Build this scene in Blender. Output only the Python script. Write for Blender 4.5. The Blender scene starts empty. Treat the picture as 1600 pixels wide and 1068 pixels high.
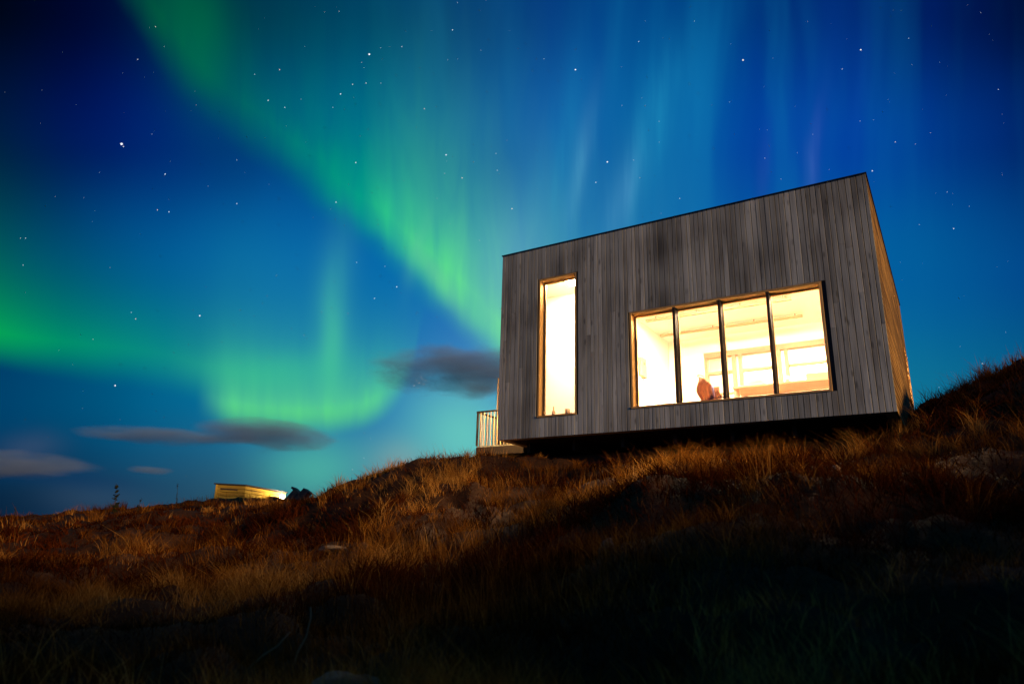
import bpy, bmesh, math, random
import numpy as np
from mathutils import Vector, Matrix
random.seed(7); rng = np.random.default_rng(7)
sc = bpy.context.scene; COL = sc.collection
R = math.radians

# ------------------------------------------------------------------ camera
FOC = 1099.63                                   # focal length in units of a 1600-wide frame
F = Vector((0.0, 0.95709, 0.28978)); RT = Vector((0.99966, -0.00753, 0.02488)); UP = Vector((-0.026, -0.28968, 0.95677))
cd = bpy.data.cameras.new('camera'); cam = bpy.data.objects.new('camera', cd); COL.objects.link(cam)
cam.matrix_world = Matrix(((RT.x, UP.x, -F.x, 0), (RT.y, UP.y, -F.y, 0), (RT.z, UP.z, -F.z, 0), (0, 0, 0, 1)))
cd.sensor_width = 36; cd.lens = 36*FOC/1600; cd.clip_start = .05; cd.clip_end = 20000
cd.dof.use_dof = True; cd.dof.focus_distance = 13; cd.dof.aperture_fstop = 2.0
sc.camera = cam

# ------------------------------------------------------------------ node helper
class V:
    """a socket with arithmetic"""
    def __init__(s, g, k): s.g, s.k = g, k
    def _o(s, op, o, r=False): return s.g.m(op, o, s) if r else s.g.m(op, s, o)
    def __add__(s, o): return s._o('ADD', o)
    __radd__ = __add__
    def __mul__(s, o): return s._o('MULTIPLY', o)
    __rmul__ = __mul__
    def __sub__(s, o): return s._o('SUBTRACT', o)
    def __rsub__(s, o): return s._o('SUBTRACT', o, True)
    def __truediv__(s, o): return s._o('DIVIDE', o)
class G:
    def __init__(s, tree): s.t = tree; tree.nodes.clear()
    def n(s, typ, **kw):
        nd = s.t.nodes.new(typ)
        for k, v in kw.items(): setattr(nd, k, v)
        return nd
    def put(s, sock, v):
        if isinstance(v, V): s.t.links.new(v.k, sock)
        elif v is not None:
            if sock.type == 'RGBA' and len(v) == 3: v = (*v, 1)
            sock.default_value = v
    def m(s, op, a, b=None, c=None, clamp=False):
        nd = s.n('ShaderNodeMath', operation=op, use_clamp=clamp)
        for i, v in enumerate((a, b, c)):
            if v is not None: s.put(nd.inputs[i], v)
        return V(s, nd.outputs[0])
    def dot(s, a, b):
        nd = s.n('ShaderNodeVectorMath', operation='DOT_PRODUCT'); s.put(nd.inputs[0], a); s.put(nd.inputs[1], b)
        return V(s, nd.outputs['Value'])
    def xyz(s, x, y, z):
        nd = s.n('ShaderNodeCombineXYZ')
        for i, v in enumerate((x, y, z)): s.put(nd.inputs[i], v)
        return V(s, nd.outputs[0])
    def sep(s, v):
        nd = s.n('ShaderNodeSeparateXYZ'); s.put(nd.inputs[0], v); return [V(s, o) for o in nd.outputs]
    def exp(s, x): return s.m('EXPONENT', x)
    def ss(s, x, a, b):
        nd = s.n('ShaderNodeMapRange', interpolation_type='SMOOTHSTEP'); s.put(nd.inputs[0], x); s.put(nd.inputs[1], float(a)); s.put(nd.inputs[2], float(b))
        return V(s, nd.outputs[0])
    def lin(s, x, a, b, c=0., d=1.):
        nd = s.n('ShaderNodeMapRange'); s.put(nd.inputs[0], x)
        for i, v in enumerate((a, b, c, d)): s.put(nd.inputs[i+1], float(v))
        return V(s, nd.outputs[0])
    def mix(s, f, a, b, mode='MIX'):
        nd = s.n('ShaderNodeMix', data_type='RGBA', blend_type=mode); s.put(nd.inputs[0], f); s.put(nd.inputs[6], a); s.put(nd.inputs[7], b)
        return V(s, nd.outputs[2])
    def ramp(s, f, stops, mode='LINEAR'):
        nd = s.n('ShaderNodeValToRGB'); cr = nd.color_ramp; cr.interpolation = mode
        while len(cr.elements) < len(stops): cr.elements.new(.5)
        for e, (p, c) in zip(cr.elements, stops): e.position = p; e.color = (*c, 1)
        s.put(nd.inputs[0], f); return V(s, nd.outputs[0])
    def curve(s, x, pts, x0, x1, y0, y1):
        nd = s.n('ShaderNodeFloatCurve'); c = nd.mapping.curves[0]
        q = [((a-x0)/(x1-x0), (b-y0)/(y1-y0)) for a, b in pts]
        c.points[0].location = q[0]; c.points[1].location = q[-1]
        for a in q[1:-1]: c.points.new(*a)
        nd.mapping.update(); s.put(nd.inputs[1], s.lin(x, x0, x1)); return V(s, nd.outputs[0])*(y1-y0)+y0
    def noise(s, v, scale=1., detail=2., rough=.5, dist=0., out=0):
        nd = s.n('ShaderNodeTexNoise'); s.put(nd.inputs['Vector'], v); nd.inputs['Scale'].default_value = scale
        nd.inputs['Detail'].default_value = detail; nd.inputs['Roughness'].default_value = rough; nd.inputs['Distortion'].default_value = dist
        return V(s, nd.outputs[out])
    def mapping(s, v, loc=(0, 0, 0), sc_=(1, 1, 1), rot=(0, 0, 0)):
        nd = s.n('ShaderNodeMapping'); s.put(nd.inputs[0], v); nd.inputs[1].default_value = loc; nd.inputs[2].default_value = rot; nd.inputs[3].default_value = sc_
        return V(s, nd.outputs[0])
def S(r, g, b):
    f = lambda c: c/255/12.92 if c <= 10 else ((c/255+.055)/1.055)**2.4
    return (f(r), f(g), f(b))

# ------------------------------------------------------------------ sky with aurora (laid out on fixed compass directions)
w = bpy.data.worlds.new('World'); sc.world = w; w.use_nodes = True
g = G(w.node_tree)
tc = g.n('ShaderNodeTexCoord'); D = V(g, tc.outputs['Generated'])
fw = g.m('MAXIMUM', g.dot(D, tuple(F)), .16)
X = g.dot(D, tuple(RT))/fw*(FOC/100)+8.0
Y = 5.34-g.dot(D, tuple(UP))/fw*(FOC/100)
P = g.xyz(X, Y, 0.)
wob = g.noise(P, .35, 2.); wob2 = g.noise(g.mapping(P, loc=(7, 3, 1)), .35, 2.)
Xw = X+(wob-.5)*.5; Yw = Y+(wob2-.5)*.5
rows = [
 (0.0, [(0,2,24),(0,16,58),(0,42,72),(0,52,98),(0,50,118),(0,54,124),(0,42,115),(0,33,102),(0,12,58)]),
 (2.2, [(0,9,66),(0,26,105),(0,56,122),(0,84,142),(0,76,160),(0,85,160),(0,64,160),(0,62,150),(0,36,106)]),
 (4.2, [(0,42,95),(0,68,140),(0,86,165),(0,95,172),(10,105,182),(0,100,172),(0,92,162),(0,90,155),(0,68,136)]),
 (6.2, [(0,66,108),(0,90,132),(14,112,158),(34,118,176),(64,132,192),(40,130,175),(10,115,155),(8,114,148),(0,94,134)]),
 (8.0, [(8,36,62),(24,60,88),(50,96,116),(74,140,158),(90,165,190),(60,140,160),(20,105,140),(8,92,130),(0,78,118)])]
xn = g.lin(Xw, 0, 16); base = None
for i, (yy, cs) in enumerate(rows):
    c = g.ramp(xn, [(k/8, S(*q)) for k, q in enumerate(cs)], 'CARDINAL')
    base = c if base is None else g.mix(g.ss(Yw, rows[i-1][0], yy), base, c)
col = base
def gauss(x, y, a, b, ang=0., px=Xw, py=Yw):
    ca, sa = math.cos(R(ang)), math.sin(R(ang))
    u = ((px-x)*ca+(py-y)*sa)/a; v = ((py-y)*ca-(px-x)*sa)/b
    return g.exp((u*u+v*v)*-1.)
def lay(f, c):
    global col
    col = g.mix(f, col, S(*c))
# soft wide teal veil, then the single rays
for a in [(10.3, 1.6, 1.3, 2.2, 12, .45, (0, 98, 160)), (7.3, 2.6, .8, 2.2, 20, .22, (0, 122, 150)), (8.9, 2.2, .7, 1.8, 12, .35, (10, 100, 175)),
          (3.9, 4.0, 1.2, .8, 10, .3, (0, 112, 160)), (12.8, 1.6, .5, 1.9, 8, .25, (10, 80, 168)), (6.6, 1.5, .7, 1.7, 10, .2, (0, 100, 125)),
          (14.8, 4.6, 1.4, 1.6, 0, .3, (0, 98, 160))]:
    lay(gauss(*a[:5])*a[5], a[6])
stre = g.noise(g.mapping(P, rot=(0, 0, R(-14)), sc_=(4.5, .35, 1)), 1., 3., .55)
stre2 = g.ss(stre, .40, .72)
for a in [(9.05, 2.75, .13, .95, 12, .6, (90, 165, 205)), (8.75, 2.9, .42, 1.1, 14, .55, (20, 132, 185)), (10.1, 2.4, .28, 1.5, 16, .55, (30, 145, 190)),
          (9.75, 3.2, .2, .7, 14, .4, (90, 150, 205)), (12.68, 2.6, .1, .9, 8, .28, (80, 110, 200)), (11.95, 2.7, .1, .6, 6, .15, (70, 90, 190)),
          (10.75, 2.0, .25, 1.3, 16, .3, (10, 110, 175)), (13.5, 1.4, .2, 1.6, 6, .15, (20, 80, 180))]:
    lay(gauss(*a[:5])*a[5]*(stre2*.6+.5), a[6])
r2 = g.noise(g.mapping(P, rot=(0, 0, R(-14)), sc_=(1.05, .13, 1)), 1., 3., .5, .2)
lay(gauss(10.6, 1.5, 3.6, 2.9)*g.ss(r2, .42, .72)*.34, (18, 132, 184))
lay(gauss(11., 1.5, 3.6, 3.)*(1-g.ss(r2, .3, .48))*.28, (0, 38, 140))
# the long diagonal band: sharp lower edge, fading upwards
edge = g.curve(X, [(-8, -9), (.5, -2.), (1.8, -.2), (2.5, .95), (3.3, 1.85), (4.1, 2.5), (4.8, 3.05), (6, 4.05), (6.8, 4.75), (7.4, 5.3), (8.2, 6.1), (14, 12)], -8, 14, -9, 12)
d = edge-Y+(g.noise(P, .9, 2.)-.5)*.4
nearer = g.ss(X, 3.5, 7.0)
rise = g.ss(d, -.28, .75)*.6+g.ss(d, .0, .45)*.4*nearer
band = rise*g.exp(g.m('MAXIMUM', d-.7, 0.)*(nearer*.35-1.2))
bandc = g.ramp(g.lin(X, 1, 8.5), [(0, S(0, 60, 50)), (.2, S(0, 98, 62)), (.36, S(0, 112, 92)), (.5, S(0, 145, 118)), (.62, S(0, 170, 128)), (.68, S(50, 205, 136)), (.8, S(92, 226, 138)), (1, S(128, 238, 150))])
wide = rise*g.exp(g.m('MAXIMUM', d-.5, 0.)*-.6)*.22
col = g.mix(wide, col, g.ramp(g.lin(X, 1, 8.5), [(0, S(0, 70, 60)), (.4, S(0, 92, 105)), (.7, S(0, 140, 150)), (1, S(60, 170, 190))]))
ray = g.noise(g.mapping(P, rot=(0, 0, R(-24)), sc_=(3.2, .5, 1)), 1., 3., .5, .6)
col = g.mix(band*(g.ss(ray, .25, .75)*.3+.68), col, bandc)
lay(gauss(3.1, .4, .55, 1.3, -14)*.38, (0, 125, 62))
lay(gauss(7.9, 4.35, .55, 1., 10)*.35, (110, 165, 205))
lay(gauss(6.9, 4.35, .14, .7, -30)*.2, (135, 220, 160))
lay(gauss(6.6, 3.9, .12, .6, 14)*.15, (110, 215, 160))
# the arc on the left
e2 = g.curve(X, [(-8, 4.4), (-2, 5.3), (0, 5.72), (1.3, 5.95), (2.4, 6.05), (3.4, 6.3), (4.5, 6.5), (8, 6.9)], -8, 8, 4, 7)
d2 = e2-Y+(wob-.5)*.3
arc = g.ss(d2, -.1, .6)*g.exp(g.m('MAXIMUM', d2-.55, 0.)*-1.15)*(1-g.ss(X, 3.4, 5.6))
col = g.mix(arc*.9, col, g.ramp(g.lin(X, -1, 5), [(0, S(10, 185, 80)), (.17, S(5, 168, 86)), (.33, S(0, 148, 104)), (.6, S(10, 140, 132)), (1, S(50, 165, 160))]))
# curtain fold: bright lobe with a sharp left flank and a rounded lower rim
e3 = g.curve(X, [(2, 6.5), (3.2, 6.6), (3.6, 6.72), (4.4, 6.84), (5.4, 6.78), (5.9, 6.62), (6.25, 6.3), (6.45, 5.9), (6.6, 5.2), (8, 3)], 2, 8, 3, 7)
d3 = e3-Y+(wob2-.5)*.16
lobe = g.ss(d3, -.05, .42)*g.ss(X+(wob2-.5)*.2, 3.05, 3.7)*g.exp(g.m('MAXIMUM', d3-.45, 0.)*-1.5)*(1-g.ss(X, 5.7, 6.75))
lay(gauss(5.25, 4.9, .28, 1.15, 4)*.42*(stre*.5+.7), (80, 200, 170))
lay(gauss(5.2, 5.35, .17, .75, 4)*.5, (84, 214, 150))
lay(gauss(5.0, 4.9, 1.5, 1.2, 0)*.3, (30, 140, 165))
col = g.mix(lobe*(g.ss(ray, .25, .75)*.2+.68), col, g.ramp(g.lin(Y, 4.6, 6.7), [(0, S(30, 160, 165)), (.45, S(70, 200, 150)), (.8, S(92, 218, 140)), (1, S(98, 226, 116))]))
lay(gauss(4.3, 5.75, 1.1, .3, 0)*.3, (60, 205, 140))
lay(gauss(4.9, 7.25, 0.75, .5, 0)*.55, (84, 196, 168)); lay(gauss(7.2, 6.7, .9, .8, 0)*.65, (112, 218, 190)); lay(gauss(6.2, 7.1, .6, .3, 0)*.25, (112, 190, 170))
# low rosy murk near the skyline
lay(gauss(.45, 6.95, .45, .22)*.35, (72, 84, 112)); lay(gauss(1.5, 7.75, .8, .3, 5)*.3, (64, 88, 112)); lay(gauss(.8, 7.4, 1.3, .16, 6)*.45, (8, 50, 92))
lay(gauss(6.2, 7.25, .4, .3)*.18, (190, 140, 120))
col = g.mix(g.ss(Y, 8.3, 11)*.9, col, S(2, 24, 48))
# the rest of the sky, behind the viewer: the same clear blue night with a faint village murk along the horizon
ez = g.sep(D)[2]
back = g.ramp(g.lin(ez, -.1, 1), [(0, S(10, 40, 70)), (.12, S(62, 92, 118)), (.3, S(24, 92, 140)), (.6, S(4, 78, 132)), (1, S(0, 62, 112))])
col = g.mix(1-g.ss(g.dot(D, tuple(F)), .12, .5), col, back)
bg = g.n('ShaderNodeBackground'); g.put(bg.inputs[0], col); bg.inputs[1].default_value = 1.0
out = g.n('ShaderNodeOutputWorld'); g.t.links.new(bg.outputs[0], out.inputs[0])
w.cycles.sampling_method = 'MANUAL'; w.cycles.sample_map_resolution = 256

# ------------------------------------------------------------------ low sodium light from the village, right of the slope
sd = bpy.data.lights.new('sun', 'SUN'); sun = bpy.data.objects.new('sun', sd); COL.objects.link(sun)
SUN_E = R(10); SUN_A = R(-41)                   # elevation, direction to the lamp measured from +X
sdir = Vector((math.cos(SUN_A)*math.cos(SUN_E), math.sin(SUN_A)*math.cos(SUN_E), math.sin(SUN_E)))
sun.rotation_euler = sdir.to_track_quat('Z', 'Y').to_euler(); sun.location = sdir*60
sd.energy = 3.5; sd.angle = R(4); sd.color = (1, .57, .24)

sc.view_settings.view_transform = 'Standard'; sc.view_settings.look = 'None'
sc.view_settings.exposure = 0; sc.view_settings.gamma = 1; sc.view_settings.use_curve_mapping = False
cy = sc.cycles
cy.max_bounces = 7; cy.diffuse_bounces = 4; cy.glossy_bounces = 3; cy.transmission_bounces = 4; cy.transparent_max_bounces = 12; cy.volume_bounces = 0
cy.use_denoising = True; cy.sample_clamp_indirect = 20

# ------------------------------------------------------------------ object helpers
def link(name, me, mats, parent=None, loc=None, rz=None):
    o = bpy.data.objects.new(name, me); COL.objects.link(o)
    if parent: o.parent = parent
    if loc is not None: o.location = loc
    if rz is not None: o.rotation_euler = (0, 0, rz)
    if me is not None and mats is not None and not me.materials:
        for m_ in (mats if isinstance(mats, (list, tuple)) else [mats]): me.materials.append(m_)
    return o
def tag(o, label, cat=None, group=None, kind=None):
    if label: o['label'] = label
    if cat: o['category'] = cat
    if group: o['group'] = group
    if kind: o['kind'] = kind
    return o
def thing(name, label, cat, loc=(0, 0, 0), rz=0., group=None):
    return tag(link(name, None, None, None, loc, rz), label, cat, group)
class MB:
    def __init__(s): s.b = bmesh.new()
    def box(s, a, b, rot=None, piv=None):
        r = bmesh.ops.create_cube(s.b, size=1)['verts']
        c = [(a[i]+b[i])/2 for i in range(3)]; d = [b[i]-a[i] for i in range(3)]
        for v in r:
            v.co = Vector((v.co.x*d[0]+c[0], v.co.y*d[1]+c[1], v.co.z*d[2]+c[2]))
            if rot is not None: v.co = rot @ (v.co-Vector(piv)) + Vector(piv)
        return s
    def bevel(s, w_=.004):
        bmesh.ops.bevel(s.b, geom=s.b.edges[:], offset=w_, segments=1, affect='EDGES'); return s
    def tube(s, pts, rad, n=6):
        prev = None; pts = [Vector(p) for p in pts]
        if not isinstance(rad, (list, tuple)): rad = [rad]*len(pts)
        for i, p in enumerate(pts):
            t = (pts[min(i+1, len(pts)-1)]-pts[max(i-1, 0)]).normalized()
            a = t.orthogonal().normalized() if abs(t.z) > .9 else t.cross(Vector((0, 0, 1))).normalized(); c = t.cross(a)
            ring = [s.b.verts.new(p+(a*math.cos(k*2*math.pi/n)+c*math.sin(k*2*math.pi/n))*rad[i]) for k in range(n)]
            if prev:
                for k in range(n): s.b.faces.new((prev[k], prev[(k+1) % n], ring[(k+1) % n], ring[k]))
            else: s.b.faces.new(ring[::-1])
            prev = ring
        s.b.faces.new(prev); return s
    def blob(s, c, r, lump=.15, sub=2, seed=0, fr=2.):
        vs = bmesh.ops.create_icosphere(s.b, subdivisions=sub, radius=1)['verts']
        from mathutils import noise as N
        for v in vs:
            k = 1+lump*N.noise(v.co*fr+Vector((seed*3.1, seed, 0)))*2
            v.co = Vector((v.co.x*r[0]*k+c[0], v.co.y*r[1]*k+c[1], v.co.z*r[2]*k+c[2]))
        return s
    def lathe(s, c, prof, n=12):
        prev = None
        for r, z in prof:
            ring = [s.b.verts.new((c[0]+r*math.cos(k*2*math.pi/n), c[1]+r*math.sin(k*2*math.pi/n), c[2]+z)) for k in range(n)]
            if prev:
                for k in range(n): s.b.faces.new((prev[k], prev[(k+1) % n], ring[(k+1) % n], ring[k]))
            else: s.b.faces.new(ring[::-1])
            prev = ring
        s.b.faces.new(prev); return s
    def done(s, name, mats, parent=None, smooth=False, loc=None, rz=None):
        bmesh.ops.recalc_face_normals(s.b, faces=s.b.faces[:])
        me = bpy.data.meshes.new(name); s.b.to_mesh(me); s.b.free()
        if smooth: me.polygons.foreach_set('use_smooth', [True]*len(me.polygons))
        return link(name, me, mats, parent, loc, rz)
def box(name, a, b, m_, parent=None, bev=0., label=None):
    q = MB().box(a, b)
    if bev: q.bevel(bev)
    o = q.done(name, m_, parent)
    if label: o['label'] = label
    return o

# ------------------------------------------------------------------ materials
MAT = {}
def newmat(name):
    m_ = bpy.data.materials.new(name); m_.use_nodes = True; MAT[name] = m_; return m_, G(m_.node_tree)
def finish(g, shader_out, vol=False):
    o = g.n('ShaderNodeOutputMaterial'); g.t.links.new(shader_out, o.inputs[1 if vol else 0])
def bsdf(g, colr, rough=.8, bump=None, bs=.3, bd=.01, metal=0., spec=.3):
    b = g.n('ShaderNodeBsdfPrincipled'); g.put(b.inputs['Base Color'], colr); g.put(b.inputs['Roughness'], rough); b.inputs['Metallic'].default_value = metal
    b.inputs['Specular IOR Level'].default_value = spec
    if bump is not None:
        n = g.n('ShaderNodeBump'); g.put(n.inputs['Height'], bump); n.inputs['Strength'].default_value = bs; n.inputs['Distance'].default_value = bd
        g.t.links.new(n.outputs[0], b.inputs['Normal'])
    return b.outputs[0]
def wood(name, along, dark, light, knots=True, stain=0., rough=.85, per=.45):
    m_, g = newmat(name)
    tc = g.n('ShaderNodeTexCoord'); oi = g.n('ShaderNodeObjectInfo'); rnd = V(g, oi.outputs['Random'])
    co = V(g, tc.outputs['Object']); off = g.xyz(rnd*37., rnd*91., rnd*53.)
    ad = g.n('ShaderNodeVectorMath', operation='ADD'); g.put(ad.inputs[0], co); g.put(ad.inputs[1], off); v = V(g, ad.outputs[0])
    k = [38., 38., 38.]; k[along] = 1.3
    fine = g.noise(g.mapping(v, sc_=tuple(k)), 1., 4., .6, .4)
    k2 = [9., 9., 9.]; k2[along] = 1.0
    patch = g.noise(g.mapping(v, sc_=tuple(k2)), 1., 3., .6)
    f = fine*.5+patch*.5
    c = g.ramp(f, [(.28, dark), (.5, tuple((a+b)/2 for a, b in zip(dark, light))), (.72, light)])
    br = rnd*per+(1-per*.5)
    c = g.mix(1., c, g.xyz(br, br, br), 'MULTIPLY')
    wn = g.n('ShaderNodeTexWhiteNoise', noise_dimensions='1D'); g.put(wn.inputs['W'], rnd*133.)
    c = g.mix(V(g, wn.outputs[0])*.18, c, g.mix(1., c, (1.25, .98, .72, 1), 'MULTIPLY'))
    if knots:
        k3 = [11., 11., 11.]; k3[along] = 3.2
        vo = g.n('ShaderNodeTexVoronoi'); g.put(vo.inputs['Vector'], g.mapping(v, sc_=tuple(k3))); vo.inputs['Scale'].default_value = 1.
        kn = 1-g.ss(V(g, vo.outputs['Distance']), .08, .26)
        c = g.mix(kn*.6, c, tuple(a*.32 for a in dark))
    if stain:
        s_ = g.noise(g.mapping(co, sc_=(2.6, 2.6, .22)), 1., 3., .65)
        z_ = g.sep(co)[2]
        st = g.ss(s_+z_*.035, .52, .78)
        c = g.mix(st*stain, c, tuple(a*.38 for a in dark))
        big = g.noise(g.mapping(co, sc_=(.9, .9, .7)), 1., 2.)
        c = g.mix(g.ss(big, .35, .7)*.35, c, tuple(a*1.35 for a in light))
    finish(g, bsdf(g, c, rough, fine, .5, .004)); return m_
wood('weathered_wood', 2, (.14, .145, .135), (.58, .63, .575), stain=.8, per=.75)
wood('side_wood', 1, (.09, .055, .018), (.36, .22, .06), stain=.95, per=.9)  # orange of the village light is partly put into this base colour
wood('jamb_wood', 2, (.50, .30, .10), (.72, .48, .20), knots=False)
wood('dark_frame', 2, (.02, .017, .015), (.05, .04, .033), knots=False)
wood('interior_wood', 0, (.20, .12, .085), (.30, .19, .14), knots=False, per=.1)
wood('yellow_board', 0, (.30, .20, .03), (.50, .36, .05), knots=True)
wood('old_board', 0, (.05, .042, .035), (.13, .11, .09), knots=True)
def plain(name, c, rough=.8, var=.15, scale=6., metal=0., bs=.25, bd=.01):
    m_, g = newmat(name); tc = g.n('ShaderNodeTexCoord'); f = g.noise(V(g, tc.outputs['Object']), scale, 4., .6)
    cc = g.mix(f, tuple(a*(1-var) for a in c), tuple(a*(1+var) for a in c))
    finish(g, bsdf(g, cc, rough, f, bs, bd, metal)); return m_
plain('white_paint', (.78, .74, .68), .7, .04)
plain('ceiling_paint', (.82, .79, .74), .7, .03)
plain('floor_wood', (.30, .20, .12), .5, .2)
plain('roof_felt', (.03, .03, .032), .9)
plain('dark_metal', (.035, .035, .038), .45, metal=.6)
plain('concrete', (.22, .21, .2), .9)
plain('dark_timber', (.05, .04, .035), .9)
plain('orange_cloth', (.24, .11, .05), .9, .35, 14., bs=.6, bd=.02)
plain('blue_cloth', (.09, .07, .16), .9, .3, 14.)
plain('black_plastic', (.03, .03, .03), .5)
plain('brown_box', (.33, .2, .12), .7)
plain('violet_paper', (.3, .2, .28), .8)
plain('ceramic', (.5, .33, .2), .4)
plain('pale_bar', (.62, .5, .3))
plain('green_glass', (.10, .09, .05), .2)
plain('stone', (.16, .1, .05), .9, .35, 9., bs=.7, bd=.03)
plain('leaf_dark', (.02, .026, .012), .8, .4, 10.)
plain('leaf_red', (.11, .035, .015), .8, .4, 10.)
plain('dry_stem', (.16, .10, .04), .8, .25, 10.)
plain('pale_leaf', (.45, .26, .13), .8, .3, 20.)
m_, g = newmat('glass')
fr = g.n('ShaderNodeFresnel'); fr.inputs[0].default_value = 1.45; tr = g.n('ShaderNodeBsdfTransparent'); gl = g.n('ShaderNodeBsdfGlossy'); gl.inputs['Roughness'].default_value = .01
mx = g.n('ShaderNodeMixShader'); g.t.links.new(fr.outputs[0], mx.inputs[0]); g.t.links.new(tr.outputs[0], mx.inputs[1]); g.t.links.new(gl.outputs[0], mx.inputs[2]); finish(g, mx.outputs[0])
def emis(name, c, s):
    m_, g = newmat(name); e = g.n('ShaderNodeEmission'); e.inputs[0].default_value = (*c, 1); e.inputs[1].default_value = s; finish(g, e.outputs[0]); return m_
emis('lamp_light', (1, .72, .41), 950.)
emis('lamp_small', (1, .70, .38), 520.)
emis('lamp_deck', (1, .55, .18), 1300.)
m_, g = newmat('star_light')
ge = g.n('ShaderNodeNewGeometry'); ri = V(g, ge.outputs['Random Per Island']); e = g.n('ShaderNodeEmission')
g.put(e.inputs[0], g.ramp(ri, [(0, (.75, .85, 1)), (.6, (.9, .95, 1)), (.85, (1, .85, .7)), (1, (1, .6, .6))])); e.inputs[1].default_value = 1.3; finish(g, e.outputs[0])

# ------------------------------------------------------------------ terrain
TERR = [
 (-1.85,2.85,-0.50), (-3.33,4.99,-0.46), (-5.64,8.26,-0.23), (-9.10,13.16,0.12), (-13.13,18.88,0.53),
 (-1.44,2.97,-0.51), (-2.45,4.92,-0.43), (-4.09,8.02,-0.19), (-6.44,12.43,0.22), (-9.26,17.73,0.72),
 (-0.97,3.05,-0.51), (-1.57,4.75,-0.40), (-2.56,7.58,-0.15), (-4.07,11.82,0.31), (-5.59,16.05,0.93),
 (-1.58,6.31,-0.21), (-2.61,10.17,0.34), (-3.41,13.06,0.92),
 (-0.47,3.06,-0.50), (-0.75,4.64,-0.33), (-1.24,7.40,0.07), (-1.70,9.86,0.69), (-2.08,11.82,1.41),
 (-0.44,5.58,-0.16), (-0.71,8.57,0.47), (-1.04,12.16,1.50),
 (-0.02,3.00,-0.48), (-0.04,4.50,-0.27), (-0.07,7.00,0.16), (-0.11,9.30,0.77), (-0.17,12.00,1.58),
 (0.34,2.88,-0.45), (0.55,4.57,-0.11), (0.84,6.95,0.41), (1.06,8.74,0.98), (1.33,10.92,1.5),
 (1.06,5.09,0.10), (1.30,6.16,0.49), (1.58,7.43,0.85), (2.01,9.39,1.38),
 (0.74,2.60,-0.40), (1.19,4.03,-0.01), (1.66,5.56,0.40), (2.32,7.66,0.96), (2.74,8.99,1.3),
 (2.51,6.00,0.61), (3.43,8.10,1.2),
 (1.14,2.23,-0.33), (1.87,3.53,0.01), (2.62,4.84,0.42), (3.61,6.58,0.93), (4.65,8.40,1.4),
 (4.33,6.73,1.09), (5.72,8.80,1.83), (7.69,11.70,2.93), (6.91,11.60,2.51),
 (1.40,2.07,-0.30), (2.41,3.44,-0.03), (3.70,5.10,0.56), (5.35,7.24,1.39), (7.85,10.36,2.95),
 # beyond the view: under and behind the cabin, behind the camera, falling land
 (.6,12.5,1.42), (1.2,13.6,1.6), (-.6,13.2,1.66), (2.9,11.4,1.45), (3.0,10.5,1.4), (4.4,9.9,1.45), (5.3,10.0,1.62), (6.1,10.75,2.05), (7.6,13.3,2.6), (8.9,15.2,2.95), (3.2,18.6,1.9), (-1,14.5,1.7), (-3,17,1.0), (6,20,2.4),
 (0,0,-.85), (-4,0,-1.0), (3.5,.2,.25), (5,-2,.75), (3,-2.6,.2), (8,-4.5,1.45), (6.8,1.0,1.4), (14,-8.5,3.7), (14,-6,2.2), (14,-3.5,1.7), (14,0,1.7), (20,-14,4.7), (10,5,2.6), (14,11,3.6), (13,18,3.3), (4,-7,.4), (-4,-8,-1.6), (-14,4,-.9), (-20,12,-.4),  # unseen rises right and behind, shaped to cast shade on the foreground
 (-12,26,1.3), (-10.9,31,1.9), (-6.3,22,1.45), (-5,30,1.6), (-18,30,-.2), (2,30,1.6), (14,30,2.5), (25,20,2.5), (24,0,2.0), (-30,0,-3), (-30,40,-3), (0,60,-3), (35,50,-2), (0,-30,-4), (30,-30,2), (-40,-30,-5)]
TP = np.array(TERR)
def tps(r2): return .5*r2*np.log(r2+1e-9)
d2_ = ((TP[:, None, :2]-TP[None, :, :2])**2).sum(-1); n_ = len(TP)
A_ = np.zeros((n_+3, n_+3)); A_[:n_, :n_] = tps(d2_)+np.eye(n_)*.02; A_[:n_, n_] = 1; A_[:n_, n_+1:] = TP[:, :2]; A_[n_, :n_] = 1; A_[n_+1:, :n_] = TP[:, :2].T
W_ = np.linalg.solve(A_, np.concatenate([TP[:, 2], [0, 0, 0]]))
def vnoise(x, y, seed=0):
    xi = np.floor(x).astype(np.int64); yi = np.floor(y).astype(np.int64); fx = x-xi; fy = y-yi
    fx = fx*fx*(3-2*fx); fy = fy*fy*(3-2*fy)
    def h(a, b):
        n = (a*374761393+b*668265263+seed*1274126177) & 0xffffffff
        n = ((n ^ (n >> 13))*1274126177) & 0xffffffff
        return ((n ^ (n >> 16)) & 0xffff)/65535.
    return (h(xi, yi)*(1-fx)+h(xi+1, yi)*fx)*(1-fy)+(h(xi, yi+1)*(1-fx)+h(xi+1, yi+1)*fx)*fy-.5
CA = np.array([-.229, 12.771]); AZ = -.56; E_ = np.array([math.cos(AZ), math.sin(AZ)]); DD = np.array([-math.sin(AZ), math.cos(AZ)])
FLOOR = 2.013; HW, HD, HH = 6.456, 6.584, 3.6
HUMP = [(1.45, 9.4, .5, .14), (2.7, 8.5, .55, .12), (1.15, 5.7, .42, .2), (-2.05, 11.75, .55, -.16), (.3, 5.2, .5, .12), (2.0, 5.0, .6, .14), (-.9, 6.6, .6, .1), (-3.2, 8.4, .8, .12),
        (3.5, 8.2, .4, .12), (.9, 3.6, .5, .12), (-1.6, 4.2, .5, .08), (-.7, 9.0, .7, .12), (4.6, 5.4, .8, .2), (-5.9, 11.5, 1., .12), (3.0, 3.2, .6, .15)]
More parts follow.
